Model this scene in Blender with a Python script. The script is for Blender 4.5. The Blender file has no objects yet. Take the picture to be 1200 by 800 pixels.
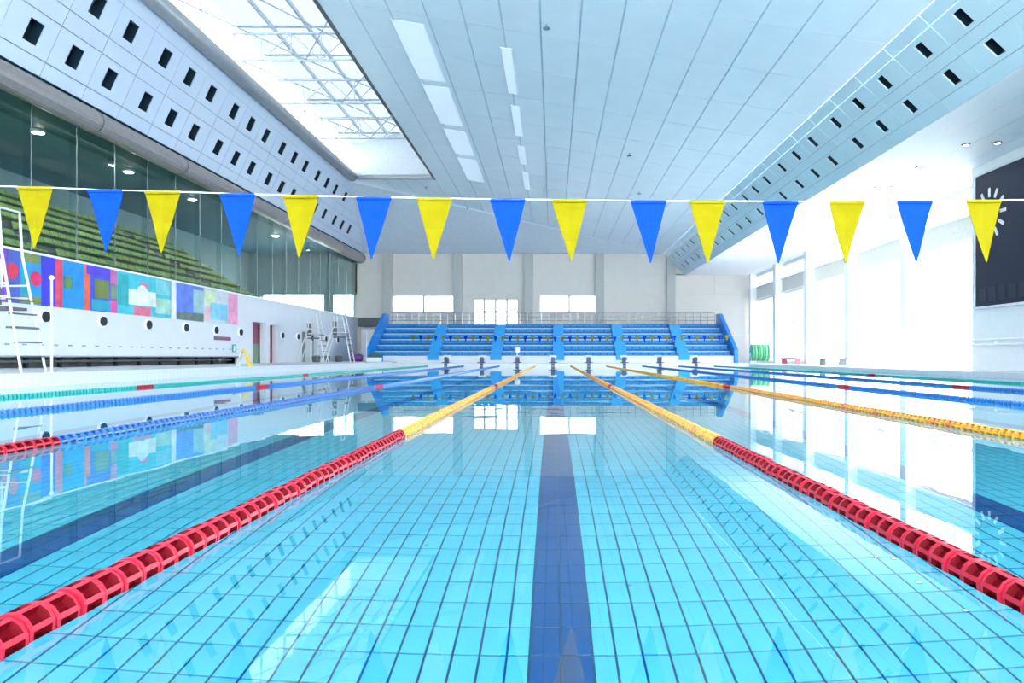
import bpy, math, random
import numpy as np
from mathutils import Vector, Matrix

random.seed(7)
S = bpy.context.scene
COL = S.collection
EYE = 0.657                                   # camera height over the water (water is z = 0)

# ------------------------------------------------------------------ camera
cd = bpy.data.cameras.new('camera')
cd.sensor_fit = 'HORIZONTAL'; cd.sensor_width = 36.0
cd.lens = 36.0 * 845.0 / 1200.0
cd.shift_x = -48.0 / 1200.0
cd.shift_y = 18.0 / 1200.0
cd.clip_start = 0.05; cd.clip_end = 600
cam = bpy.data.objects.new('camera', cd); COL.objects.link(cam)
cam.location = (0, 0, EYE); cam.rotation_euler = (math.pi / 2, 0, 0)
S.camera = cam

# ------------------------------------------------------------------ sky, exposure
W = bpy.data.worlds.new('sky'); S.world = W; W.use_nodes = True
bg = W.node_tree.nodes['Background']
bg.inputs[0].default_value = (0.93, 0.97, 1.0, 1); bg.inputs[1].default_value = 11.0
S.view_settings.view_transform = 'Standard'; S.view_settings.look = 'None'
S.view_settings.gamma = 1.0; S.view_settings.use_curve_mapping = False
S.view_settings.exposure = 0.74
S.cycles.max_bounces = 12; S.cycles.diffuse_bounces = 6; S.cycles.glossy_bounces = 4
S.cycles.transmission_bounces = 8; S.cycles.transparent_max_bounces = 16
S.cycles.use_denoising = True
S.cycles.sample_clamp_indirect = 12

def portal(name, loc, rot, sx, sy):
    l = bpy.data.lights.new(name, 'AREA'); l.shape = 'RECTANGLE'; l.size = sx; l.size_y = sy
    l.cycles.is_portal = True
    o = bpy.data.objects.new(name, l); COL.objects.link(o); o.location = loc; o.rotation_euler = rot
    return o

H = math.pi / 2
portal('daylight_skylight', (-11.0, 32.0, 15.2), (0, 0, 0), 7.0, 38.0)
portal('daylight_clerestory', (-14.5, 32.0, 14.1), (0, -H, 0), 1.7, 37.0)
portal('daylight_window_row', (17.35, 44.0, 2.8), (0, H, 0), 5.4, 33.5)
portal('daylight_window_row_upper', (17.35, 44.0, 7.0), (0, H, 0), 1.0, 33.5)
portal('daylight_window_row_near', (17.35, -1.0, 2.8), (0, H, 0), 5.4, 17.5)
portal('daylight_wall_near', (0, -10.4, 5.0), (H, 0, math.pi), 30.0, 8.0)
portal('daylight_wall_far', (-5.0, 61.5, 4.9), (-H, 0, math.pi), 18.0, 2.4)

# ------------------------------------------------------------------ materials
def lin(c):
    return tuple(((x / 255) / 12.92 if x <= 10 else ((x / 255 + 0.055) / 1.055) ** 2.4) for x in c)

def mat(name, rgb, rough=0.5, metal=0.0, var=0.06, scale=6.0, spec=0.5, bump=0.0, coat=0.0):
    """Principled surface with a little procedural colour variation (and grain)."""
    m = bpy.data.materials.new(name); m.use_nodes = True
    nt = m.node_tree; b = nt.nodes['Principled BSDF']
    c = lin(rgb)
    b.inputs['Roughness'].default_value = rough; b.inputs['Metallic'].default_value = metal
    b.inputs['Specular IOR Level'].default_value = spec
    b.inputs['Coat Weight'].default_value = coat
    tc = nt.nodes.new('ShaderNodeTexCoord')
    nz = nt.nodes.new('ShaderNodeTexNoise'); nz.inputs['Scale'].default_value = scale; nz.inputs['Detail'].default_value = 3
    nt.links.new(tc.outputs['Object'], nz.inputs['Vector'])
    r = nt.nodes.new('ShaderNodeValToRGB')
    r.color_ramp.elements[0].position = 0.3; r.color_ramp.elements[1].position = 0.7
    r.color_ramp.elements[0].color = (*[x * (1 - var) for x in c], 1)
    r.color_ramp.elements[1].color = (*[min(1, x * (1 + var)) for x in c], 1)
    nt.links.new(nz.outputs['Fac'], r.inputs['Fac']); nt.links.new(r.outputs['Color'], b.inputs['Base Color'])
    if bump:
        bp = nt.nodes.new('ShaderNodeBump'); bp.inputs['Strength'].default_value = bump; bp.inputs['Distance'].default_value = 0.01
        nt.links.new(nz.outputs['Fac'], bp.inputs['Height']); nt.links.new(bp.outputs['Normal'], b.inputs['Normal'])
    return m

def brick_mat(name, rgb, joint, bw, bh, mortar, rough=0.3, axes='xy', offset=0.0):
    m = mat(name, rgb, rough, var=0.03)
    nt = m.node_tree; b = nt.nodes['Principled BSDF']
    tc = nt.nodes.new('ShaderNodeTexCoord'); v = tc.outputs['Object']
    sx = nt.nodes.new('ShaderNodeSeparateXYZ'); cx = nt.nodes.new('ShaderNodeCombineXYZ')
    nt.links.new(v, sx.inputs[0])
    for i, a in enumerate(axes):
        nt.links.new(sx.outputs['xyz'.index(a)], cx.inputs[i])
    br = nt.nodes.new('ShaderNodeTexBrick'); br.offset = offset; br.squash = 1.0
    br.inputs['Color1'].default_value = (*lin(rgb), 1); br.inputs['Color2'].default_value = (*[x * 0.95 for x in lin(rgb)], 1)
    br.inputs['Mortar'].default_value = (*lin(joint), 1)
    br.inputs['Scale'].default_value = 1.0; br.inputs['Brick Width'].default_value = bw
    br.inputs['Row Height'].default_value = bh; br.inputs['Mortar Size'].default_value = mortar
    br.inputs['Mortar Smooth'].default_value = 0.1
    nt.links.new(cx.outputs[0], br.inputs['Vector']); nt.links.new(br.outputs['Color'], b.inputs['Base Color'])
    return m

def emit_mat(name, rgb, strength):
    m = bpy.data.materials.new(name); m.use_nodes = True
    b = m.node_tree.nodes['Principled BSDF']
    b.inputs['Base Color'].default_value = (*lin(rgb), 1)
    b.inputs['Emission Color'].default_value = (*lin(rgb), 1); b.inputs['Emission Strength'].default_value = strength
    return m

def glass_mat(name, tint, ior=1.45, gloss=1.0):
    """thin sheet glass: tinted straight-through light plus a Fresnel mirror"""
    m = bpy.data.materials.new(name); m.use_nodes = True
    nt = m.node_tree; nt.nodes.remove(nt.nodes['Principled BSDF'])
    out = nt.nodes['Material Output']
    fr = nt.nodes.new('ShaderNodeFresnel'); fr.inputs['IOR'].default_value = ior
    tr = nt.nodes.new('ShaderNodeBsdfTransparent'); tr.inputs[0].default_value = (*tint, 1)
    gl = nt.nodes.new('ShaderNodeBsdfGlossy'); gl.inputs['Roughness'].default_value = 0.0
    gl.inputs[0].default_value = (gloss, gloss, gloss, 1)
    mx = nt.nodes.new('ShaderNodeMixShader')
    ge = nt.nodes.new('ShaderNodeNewGeometry'); su = nt.nodes.new('ShaderNodeMath'); su.operation = 'SUBTRACT'; su.inputs[0].default_value = 1.0
    mu = nt.nodes.new('ShaderNodeMath'); mu.operation = 'MULTIPLY'        # the sheet's outer face mirrors, its inner face lets light pass
    nt.links.new(ge.outputs['Backfacing'], su.inputs[1]); nt.links.new(fr.outputs[0], mu.inputs[0]); nt.links.new(su.outputs[0], mu.inputs[1])
    nt.links.new(mu.outputs[0], mx.inputs[0]); nt.links.new(tr.outputs[0], mx.inputs[1]); nt.links.new(gl.outputs[0], mx.inputs[2])
    nt.links.new(mx.outputs[0], out.inputs['Surface'])
    return m

def water_mat():
    m = bpy.data.materials.new('pool_water'); m.use_nodes = True
    nt = m.node_tree; nt.nodes.remove(nt.nodes['Principled BSDF']); out = nt.nodes['Material Output']
    g = nt.nodes.new('ShaderNodeBsdfGlass'); g.inputs['IOR'].default_value = 1.333; g.inputs['Roughness'].default_value = 0.0
    g.inputs['Color'].default_value = (0.97, 1.0, 1.0, 1)
    tc = nt.nodes.new('ShaderNodeTexCoord')
    nz = nt.nodes.new('ShaderNodeTexNoise'); nz.inputs['Scale'].default_value = 1.3; nz.inputs['Detail'].default_value = 2
    nt.links.new(tc.outputs['Object'], nz.inputs['Vector'])
    bp = nt.nodes.new('ShaderNodeBump'); bp.inputs['Strength'].default_value = 0.25; bp.inputs['Distance'].default_value = 0.0035
    nt.links.new(nz.outputs['Fac'], bp.inputs['Height']); nt.links.new(bp.outputs['Normal'], g.inputs['Normal'])
    nt.links.new(g.outputs[0], out.inputs['Surface'])
    return m

M = dict(
    ceiling=mat('ceiling_panel', (232, 243, 251), 0.36, var=0.02, scale=1.0),
    ceil_gap=mat('ceiling_joint', (206, 218, 228), 0.6),
    soffit_r=mat('soffit_panel', (214, 234, 240), 0.35, var=0.02, scale=1.0),
    fascia_l=mat('fascia_panel', (192, 207, 228), 0.3, var=0.02, scale=1.0),
    seam=mat('panel_joint', (150, 165, 180), 0.7),
    white=mat('white_plaster', (240, 241, 243), 0.6, var=0.02),
    white_wall=mat('white_wall_panel', (212, 218, 227), 0.45, var=0.02, scale=1.5),
    white_metal=mat('white_painted_metal', (238, 240, 243), 0.3, var=0.02),
    far_wall=mat('grey_wall_panel', (208, 204, 199), 0.65, var=0.02, scale=1.5),
    far_seam=mat('grey_wall_joint', (160, 160, 158), 0.7),
    column=mat('concrete_column', (176, 178, 176), 0.7, var=0.05, bump=0.1),
    dark_gap=mat('dark_void', (22, 34, 44), 0.7),
    hole=mat('dark_vent_lining', (24, 48, 62), 0.35),
    grey=mat('grey_metal', (150, 156, 162), 0.4, metal=0.3),
    duct=mat('duct_cladding', (150, 146, 147), 0.35, metal=0.4),
    dgrey=mat('dark_grey_metal', (84, 90, 94), 0.5),
    steel=mat('steel_tube', (190, 196, 200), 0.25, metal=0.8),
    deck=brick_mat('deck_tile', (206, 208, 210), (188, 192, 196), 0.3, 0.3, 0.006, 0.45),
    gutter=brick_mat('gutter_tile', (218, 224, 232), (200, 208, 218), 0.2, 0.2, 0.008, 0.3, 'yz'),
    gutter_end=brick_mat('gutter_tile_end', (218, 224, 232), (200, 208, 218), 0.2, 0.2, 0.008, 0.3, 'xz'),
    tile=mat('cyan_tile', (76, 182, 206), 0.25, var=0.05, scale=3.0),
    tile_navy=mat('navy_tile', (0, 70, 132), 0.25, var=0.08, scale=6.0),
    grout=mat('grout', (0, 74, 112), 0.8),
    floor_far=brick_mat('cyan_tile_far', (76, 182, 206), (0, 74, 112), 0.0993, 0.195, 0.004),
    pool_wall=brick_mat('cyan_wall_tile', (76, 182, 206), (0, 74, 112), 0.2, 0.1, 0.005, 0.25, 'yz'),
    pool_wall_end=brick_mat('cyan_wall_tile_end', (76, 182, 206), (0, 74, 112), 0.2, 0.1, 0.005, 0.25, 'xz'),
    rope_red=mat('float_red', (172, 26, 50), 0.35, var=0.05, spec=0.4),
    rope_red_in=mat('float_red_shaded', (92, 0, 12), 0.6, spec=0.1),  # each inside colour is a darker copy carrying the cells' shade
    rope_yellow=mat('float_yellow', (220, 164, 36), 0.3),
    rope_yellow_in=mat('float_yellow_shaded', (180, 112, 12), 0.4),
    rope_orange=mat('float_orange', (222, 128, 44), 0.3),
    rope_orange_in=mat('float_orange_shaded', (190, 88, 24), 0.4),
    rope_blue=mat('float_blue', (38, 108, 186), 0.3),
    rope_blue_in=mat('float_blue_shaded', (14, 54, 120), 0.4),
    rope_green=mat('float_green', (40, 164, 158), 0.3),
    rope_green_in=mat('float_green_shaded', (10, 112, 110), 0.4),
    cable=mat('steel_cable', (150, 150, 155), 0.4, metal=0.7),
    flag_y=mat('yellow_pennant', (122, 113, 0), 0.8, var=0.05, scale=8, spec=0.1),
    flag_b=mat('blue_pennant', (0, 54, 156), 0.8, var=0.05, scale=8, spec=0.1),
    cord=mat('white_cord', (235, 238, 240), 0.6),
    blue_seat=mat('blue_seat', (4, 138, 212), 0.35),
    blue_tier=mat('blue_tier', (0, 98, 168), 0.5),
    blue_side=mat('blue_panel', (14, 132, 224), 0.4),
    blue_step=mat('light_blue_step', (0, 150, 222), 0.5),
    nosing=mat('white_nosing', (150, 206, 236), 0.5),
    green_seat=mat('green_seat', (150, 170, 88), 0.45, var=0.12, scale=2),
    tier=mat('concrete_tier', (92, 100, 98), 0.7, var=0.08),
    gal_wall=mat('gallery_wall', (150, 168, 174), 0.7),
    gal_ceil=mat('gallery_ceiling', (62, 124, 138), 0.6),
    board=mat('scoreboard_panel', (10, 20, 50), 0.5, var=0.1),
    board_frame=mat('scoreboard_frame', (225, 228, 230), 0.4),
    board_cell=mat('scoreboard_cell', (20, 28, 50), 0.4),
    navy=mat('navy_paint', (44, 56, 96), 0.4),
    purple=mat('purple_fabric', (110, 60, 130), 0.8),
    plant=mat('leaf_green', (96, 128, 84), 0.7, var=0.2),
    pgreen=mat('pale_green_foam', (150, 226, 176), 0.6),
    pgreen2=mat('mid_green_foam', (110, 200, 146), 0.6),
    pink=mat('pink_panel', (196, 84, 112), 0.5),
    mauve=mat('mauve_wall', (150, 84, 116), 0.6),
    sage=mat('sage_wall', (124, 150, 132), 0.6),
    door_grey=mat('grey_door', (120, 126, 132), 0.5),
    yellow_sign=mat('yellow_plastic', (236, 196, 70), 0.4),
    ground=mat('pale_paving', (236, 236, 234), 0.8, scale=0.4),
    band=mat('cream_band', (228, 224, 214), 0.6),
    sun_glow=emit_mat('reflected_sun_glow', (226, 240, 252), 0.22),  # emissive stand-in for sunlight thrown up by the water
    gallery_lamp=emit_mat('gallery_lamp_diffuser', (255, 252, 244), 110.0),
    lamp=emit_mat('lamp_diffuser', (255, 252, 244), 6.0),
    glass=glass_mat('window_glass', (0.97, 0.985, 0.985)),
    glass_side=glass_mat('window_wall_glass', (0.92, 0.93, 0.93)),
    glass_far=glass_mat('end_wall_glass', (0.45, 0.46, 0.46)),
    truss=mat('truss_paint', (196, 208, 220), 0.4),
    chair=mat('painted_tube', (206, 212, 216), 0.35),
    glass_roof=glass_mat('frosted_roof_glass', (0.245, 0.26, 0.265), 1.45, 0.4),
    glass_g=glass_mat('gallery_glass', (0.86, 0.94, 0.93), 1.5),
    water=water_mat(),
)

# ------------------------------------------------------------------ mesh helpers
class MB:
    """collects boxes, tubes and polygons; build() links them as ONE mesh object"""
    def __init__(s): s.v = []; s.f = []; s.m = []
    def add(s, vs, fs, mi=0):
        n = len(s.v); s.v += [tuple(p) for p in vs]; s.f += [tuple(i + n for i in f) for f in fs]; s.m += [mi] * len(fs)
        return s
    def box(s, x0, x1, y0, y1, z0, z1, mi=0):
        return s.add([(x0, y0, z0), (x1, y0, z0), (x1, y1, z0), (x0, y1, z0), (x0, y0, z1), (x1, y0, z1), (x1, y1, z1), (x0, y1, z1)],
                     [(0, 3, 2, 1), (4, 5, 6, 7), (0, 1, 5, 4), (1, 2, 6, 5), (2, 3, 7, 6), (3, 0, 4, 7)], mi)
    def poly(s, pts, off, mi=0):
        """closed slab: polygon pts swept by the vector off"""
        n = len(pts); q = [tuple(p[k] + off[k] for k in range(3)) for p in pts]
        return s.add(list(pts) + q, [tuple(range(n))[::-1], tuple(range(n, 2 * n))] + [(i, (i + 1) % n, n + (i + 1) % n, n + i) for i in range(n)], mi)
    def tube(s, a, b, r, n=8, mi=0, r2=None):
        a = Vector(a); b = Vector(b); d = (b - a).normalized()
        u = d.orthogonal().normalized(); w = d.cross(u); r2 = r if r2 is None else r2
        vs = [a + (u * math.cos(t) + w * math.sin(t)) * r for t in [2 * math.pi * i / n for i in range(n)]] + \
             [b + (u * math.cos(t) + w * math.sin(t)) * r2 for t in [2 * math.pi * i / n for i in range(n)]]
        return s.add(vs, [(i, (i + 1) % n, n + (i + 1) % n, n + i) for i in range(n)] + [tuple(range(n))[::-1], tuple(range(n, 2 * n))], mi)
    def lathe(s, c, axis, prof, n=16, mi=0):
        """prof: (distance along axis, radius)"""
        c = Vector(c); d = Vector(axis).normalized(); u = d.orthogonal().normalized(); w = d.cross(u)
        vs = []; fs = []
        for (t, r) in prof:
            vs += [c + d * t + (u * math.cos(a) + w * math.sin(a)) * r for a in [2 * math.pi * i / n for i in range(n)]]
        for k in range(len(prof) - 1):
            fs += [(k * n + i, k * n + (i + 1) % n, (k + 1) * n + (i + 1) % n, (k + 1) * n + i) for i in range(n)]
        fs += [tuple(range(n))[::-1], tuple(range((len(prof) - 1) * n, len(prof) * n))]
        return s.add(vs, fs, mi)
    def mesh(s, name, mats, smooth=False):
        me = bpy.data.meshes.new(name); me.from_pydata(s.v, [], s.f)
        for m in (mats if isinstance(mats, (list, tuple)) else [mats]): me.materials.append(M[m] if isinstance(m, str) else m)
        me.polygons.foreach_set('material_index', s.m)
        if smooth: me.polygons.foreach_set('use_smooth', [True] * len(s.f))
        me.update()
        import bmesh
        bm = bmesh.new(); bm.from_mesh(me); bmesh.ops.recalc_face_normals(bm, faces=bm.faces); bm.to_mesh(me); bm.free()
        return me
    def build(s, name, mats, parent=None, smooth=False, loc=None):
        return link(name, s.mesh(name, mats, smooth), parent, loc)

def link(name, me, parent=None, loc=None):
    o = bpy.data.objects.new(name, me); COL.objects.link(o)
    if parent is not None: o.parent = parent
    if loc is not None: o.location = loc
    return o

def box(name, m, x0, x1, y0, y1, z0, z1, parent=None):
    return MB().box(x0, x1, y0, y1, z0, z1).build(name, m, parent)

def struct(o, label=None):
    o['kind'] = 'structure'
    if label: o['label'] = label
    return o

def tag(o, label, cat, group=None, kind=None):
    o['label'] = label; o['category'] = cat
    if group: o['group'] = group
    if kind: o['kind'] = kind
    return o

def empty(name, loc=(0, 0, 0), rz=0.0):
    o = bpy.data.objects.new(name, None); COL.objects.link(o); o.location = loc; o.rotation_euler = (0, 0, rz)
    o.empty_display_size = 0.2
    return o

def clip(poly, a, b, c):
    """keep the part of a 2-D polygon where a*x + b*y <= c"""
    out = []
    for i in range(len(poly)):
        p, q = poly[i], poly[(i + 1) % len(poly)]
        dp = a * p[0] + b * p[1] - c; dq = a * q[0] + b * q[1] - c
        if dp <= 0: out.append(p)
        if (dp < 0 < dq) or (dq < 0 < dp):
            t = dp / (dp - dq); out.append((p[0] + (q[0] - p[0]) * t, p[1] + (q[1] - p[1]) * t))
    return out

def area2(p):
    return 0.5 * abs(sum(p[i][0] * p[(i + 1) % len(p)][1] - p[(i + 1) % len(p)][0] * p[i][1] for i in range(len(p)))) if len(p) > 2 else 0

# ------------------------------------------------------------------ key dimensions (metres)
PX0, PX1 = -11.25, 13.75                      # pool sides
PY0, PY1 = 0.4, 50.4                          # pool ends
DL, DR, DF = 0.30, 0.18, 0.20                 # deck heights: left, right, far
DEPTH = -1.10
XL, XR = -16.6, 17.0                          # side walls
YF, YN = 61.0, -10.0                          # far and near wall
def zc(x): return EYE + 10.216 - 0.163 * x    # the main ceiling leans down towards the right
CE_R, CE_L = 9.3, -14.3                       # its two long edges
SKX = -7.64                                   # long inner edge of the skylight
def sky_end(x): return 46.3 + (SKX - x) * (50.7 - 46.3) / (SKX - CE_L)
LOWC = EYE + 6.9                              # low ceiling over the window side

# ------------------------------------------------------------------ pool basin
floor = struct(MB().box(PX0, PX1, PY0, PY1, DEPTH - 0.3, DEPTH - 0.008).build('floor', 'grout'), 'cyan tiled pool floor with navy lane lines')
TILE_Y1 = PY0 + 71 * 0.195 + 0.098
box('tiled_field', 'floor_far', PX0, PX1, TILE_Y1, PY1, DEPTH - 0.0079, DEPTH, floor)
cols = []                                     # (x0, x1, navy)
for k in range(-4, 6):
    c = 2.5 * k + 0.03
    if -4 < k < 5:
        cols += [(c - 0.116, c, 1), (c, c + 0.116, 1)]
        for s in (-1, 1):
            cols.append(tuple(sorted((c + s * 0.116, c + s * 0.20))) + (0,))
            for j in range(10):
                cols.append(tuple(sorted((c + s * (0.20 + 0.0993 * j), c + s * (0.20 + 0.0993 * (j + 1))))) + (0,))
    if k < 5 and k > -5: cols.append((c + 1.193, c + 1.307, 0))
    if k in (-4, 5):
        x = c - 1.193
        while x < c + 1.193 - 0.05:
            cols.append((x, x + 0.0993, 0)); x += 0.0993
cols = [c for c in cols if c[0] > PX0 and c[1] < PX1]
J = 0.0044
near_tiles, rest = [], {0: [], 1: []}
for r in range(72):
    y0, y1 = max(PY0, PY0 + (r - 1) * 0.195 + 0.098), PY0 + r * 0.195 + 0.098
    ym = (y0 + y1) / 2
    for (x0, x1, n) in cols:
        seen = 2.38 < ym and -0.80 * ym < x0 and x1 < 0.69 * ym
        if seen and len(near_tiles) < 300: near_tiles.append((x0, x1, y0, y1, n))
        else: rest[n].append((x0, x1, y0, y1))
tile_meshes = {}
for (x0, x1, y0, y1, n) in near_tiles:
    w, l = round(x1 - x0, 4), y1 - y0
    if (w, n) not in tile_meshes:
        b = MB(); h, e = 0.008, 0.0012; hw, hl = w / 2 - J, l / 2 - J
        b.add([(-hw, -hl, -h), (hw, -hl, -h), (hw, hl, -h), (-hw, hl, -h), (-hw, -hl, -e), (hw, -hl, -e), (hw, hl, -e), (-hw, hl, -e),
               (-hw + e, -hl + e, 0), (hw - e, -hl + e, 0), (hw - e, hl - e, 0), (-hw + e, hl - e, 0)],
              [(0, 1, 5, 4), (1, 2, 6, 5), (2, 3, 7, 6), (3, 0, 4, 7), (4, 5, 9, 8), (5, 6, 10, 9), (6, 7, 11, 10), (7, 4, 8, 11), (8, 9, 10, 11)])
        tile_meshes[(w, n)] = b.mesh('lane_line_tile' if n else 'floor_tile', 'tile_navy' if n else 'tile')
    link('lane_line_tile' if n else 'floor_tile', tile_meshes[(w, n)], floor, ((x0 + x1) / 2, (y0 + y1) / 2, DEPTH + random.uniform(-0.0006, 0.0006)))
def tile_field(name, lst, m):
    a = np.array(lst); n = len(a)
    x0, x1, y0, y1 = a[:, 0] + J, a[:, 1] - J, a[:, 2] + J, a[:, 3] - J
    rng = np.random.default_rng(3); zt = DEPTH + rng.uniform(-0.0006, 0.0006, n); zb = np.full(n, DEPTH - 0.0079)
    v = np.stack([np.stack(c, -1) for c in ((x0, y0, zb), (x1, y0, zb), (x1, y1, zb), (x0, y1, zb), (x0, y0, zt), (x1, y0, zt), (x1, y1, zt), (x0, y1, zt))], 1).reshape(-1, 3)
    f = np.array([(0, 1, 5, 4), (1, 2, 6, 5), (2, 3, 7, 6), (3, 0, 4, 7), (4, 5, 6, 7)])
    f = (f[None] + (np.arange(n) * 8)[:, None, None]).reshape(-1, 4)
    me = bpy.data.meshes.new(name); me.from_pydata(v.tolist(), [], f.tolist()); me.materials.append(M[m]); me.update()
    o = link(name, me, floor); o['kind'] = 'stuff'; return o
tile_field('floor_tiles', rest[0], 'tile'); tile_field('lane_line_tiles', rest[1], 'tile_navy')
for k in range(-3, 5):
    c = 2.5 * k + 0.03
    box('lane_line', 'tile_navy', c - 0.116, c + 0.116, TILE_Y1, PY1 - 2.0, DEPTH, DEPTH + 0.002, floor)
    box('lane_line_bar', 'tile_navy', c - 0.5, c + 0.5, PY1 - 2.25, PY1 - 2.0, DEPTH + 0.0001, DEPTH + 0.0022, floor)

T = 0.35
struct(box('wall_pool_left', 'pool_wall', PX0 - T, PX0, PY0 - T, PY1 + T, DEPTH - 0.3, -0.02))
struct(box('wall_pool_right', 'pool_wall', PX1, PX1 + T, PY0 - T, PY1 + T, DEPTH - 0.3, -0.02))
struct(box('wall_pool_far', 'pool_wall_end', PX0, PX1, PY1, PY1 + T, DEPTH - 0.3, -0.02))
struct(box('wall_pool_near', 'pool_wall_end', PX0, PX1, PY0 - T, PY0, DEPTH - 0.3, -0.02))
# overflow kerbs, white tiled, above the water line
struct(box('trim_1', 'gutter', PX0 - T, PX0, PY0 - T, PY1 + T, -0.02, DL))
struct(box('trim_2', 'gutter', PX1, PX1 + T, PY0 - T, PY1 + T, -0.02, DR))
trim3 = struct(box('trim_3', 'gutter_end', PX0, PX1, PY1, PY1 + T, -0.02, DF))
struct(box('trim_4', 'gutter_end', PX0, PX1, PY0 - T, PY0, -0.02, 0.05))
struct(box('deck_left', 'deck', XL - 1.4, PX0 - T, YN, YF, DL - 0.5, DL), 'pale grey tiled deck along the mural side')
struct(box('deck_right', 'deck', PX1 + T, XR + 0.4, YN, YF, DR - 0.5, DR), 'pale grey tiled deck along the window side')
struct(box('deck_far', 'deck', PX0 - T, PX1 + T, PY1 + T, YF, DF - 0.5, DF), 'pale deck at the far pool end')
struct(box('deck_near', 'deck', PX0 - T, PX1 + T, YN, PY0 - T, -0.45, 0.05), 'pale deck at the near pool end')
wm = bpy.data.meshes.new('water'); wm.from_pydata([(PX0, PY0, 0), (PX1, PY0, 0), (PX1, PY1, 0), (PX0, PY1, 0)], [], [(0, 1, 2, 3)]); wm.materials.append(M['water'])
struct(link('water', wm), 'calm clear pool water mirroring the hall')

# ------------------------------------------------------------------ main ceiling (leaning plane of long panels)
ceil = struct(empty('ceiling', (0, 0, EYE + 10.2)), 'pale blue leaning ceiling of long panels')
CP = Vector((0, 0, EYE + 10.2))
def loc(pts): return [tuple(Vector(p) - CP) for p in pts]
def panel(name, poly2, m, thick, zf, parent=ceil, drop=0.0):
    return MB().poly(loc([(x, y, zf(x) - drop) for (x, y) in poly2]), (0, 0, thick)).build(name, m, parent)
# backing slab above the panels, with the skylight opening left free
bk = MB()
for pl in ([(SKX, YN), (CE_R, YN), (CE_R, YF), (SKX, YF)], [(CE_L, YN), (SKX, YN), (SKX, 14.0), (CE_L, 14.0)],
           [(CE_L, sky_end(CE_L)), (SKX, sky_end(SKX)), (SKX, YF), (CE_L, YF)]):
    bk.poly(loc([(x, y, zc(x)) for (x, y) in pl]), (0, 0, 0.25))
bk.build('backing', 'ceil_gap', ceil)
# hip line from the skylight corner to the far right corner of the ceiling
A2, C2 = (CE_L, 50.7), (CE_R, 61.0)
ha, hb = -(C2[1] - A2[1]), (C2[0] - A2[0]); hc = ha * A2[0] + hb * A2[1]     # keep ha*x + hb*y <= hc (near side)
ea, eb = (46.3 - 50.7), -(SKX - CE_L); ec = ea * SKX + eb * 46.3             # beyond the skylight end
ncol = 14; pw = (CE_R - SKX) / ncol
for i in range(-6, ncol):
    for r in range(0, 24):
        x0, x1 = SKX + i * pw + 0.03, SKX + (i + 1) * pw - 0.03
        x0 = max(x0, CE_L)
        y0, y1 = YN + r * 3.0 + 0.012, YN + (r + 1) * 3.0 - 0.012
        y1 = min(y1, YF)
        p = [(x0, y0), (x1, y0), (x1, y1), (x0, y1)]
        if x1 - x0 < 0.1: continue
        p = clip(p, ha, hb, hc)
        if i < 0 and p:
            if y1 < 14.0 or y0 > 30: 
                if y0 > 30: p = clip(p, ea, eb, ec)
            else: continue
        if area2(p) > 0.05:
            panel('ceiling_panel', p, 'ceiling', 0.03, zc, drop=0.03)
# hipped end piece: from the skylight corner down to the top of the far wall
B3 = Vector((-16.02, YF, EYE + 8.73)); A3 = Vector((CE_L, 50.7, zc(CE_L))); C3 = Vector((CE_R, YF, zc(CE_R)))
for k in range(6):
    t0, t1 = k / 6 + 0.002, (k + 1) / 6 - 0.002
    b0, b1 = B3.lerp(C3, t0), B3.lerp(C3, t1); a0, a1 = A3.lerp(C3, t0), A3.lerp(C3, t1)
    MB().poly(loc([b0, b1, a1, a0]), (0, 0.02, 0.05)).build('hip_panel', 'ceiling', ceil)
MB().poly(loc([B3 + Vector((-1, 0, 0)), C3, A3 + Vector((-1, 0, 0))]), (0, 0.1, 0.35)).build('hip_backing', 'ceil_gap', ceil)

# sprinkler heads and small round fittings
for (x, y) in ((-0.2, 22.2), (3.6, 34.0), (-8.6, 49.0), (-6.3, 55.5), (4.9, 41.0)):
    z = zc(x) - 0.03 if y < 52 else EYE + 10.0
    if y > 52: continue
    tag(MB().tube((0, 0, 0), (0, 0, -0.10), 0.03, 8).tube((0, 0, -0.10), (0, 0, -0.13), 0.11, 10).build('sprinkler_head', 'steel', None, loc=(x, y, z)),
        {-0.2: 'small steel sprinkler head near the top of the photo, above the middle lane', 3.6: 'small steel sprinkler head on the ceiling towards the perforated soffit',
         -8.6: 'small steel sprinkler head just beyond the skylight corner', 4.9: 'small steel sprinkler head far back on the ceiling'}[x], 'sprinkler', 'ceiling sprinkler heads')

# sunlight reflected off the water, imitated as glowing strips on the ceiling
def sun_patch(x0, x1, y0, y1, label, grp):
    t = empty('ceiling_sun_patch', ((x0 + x1) / 2, (y0 + y1) / 2, zc((x0 + x1) / 2) - 0.03)); o = t.location
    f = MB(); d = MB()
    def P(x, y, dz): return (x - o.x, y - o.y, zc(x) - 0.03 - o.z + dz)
    d.poly([P(x0, y0, -0.012), P(x1, y0, -0.012), P(x1, y1, -0.012), P(x0, y1, -0.012)], (0, 0, 0.01)); d.build('glow_sheet', 'sun_glow', t)
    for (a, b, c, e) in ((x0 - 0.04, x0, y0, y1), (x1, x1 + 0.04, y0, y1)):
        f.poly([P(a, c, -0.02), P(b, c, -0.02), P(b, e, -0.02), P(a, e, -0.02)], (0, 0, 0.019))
    f.build('frame', 'white_metal', t)  # edging added along the glowing patch
    tag(t, label, 'ceiling light', grp)  # no lamp here: the strips imitate sunlight reflected off the water
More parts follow.
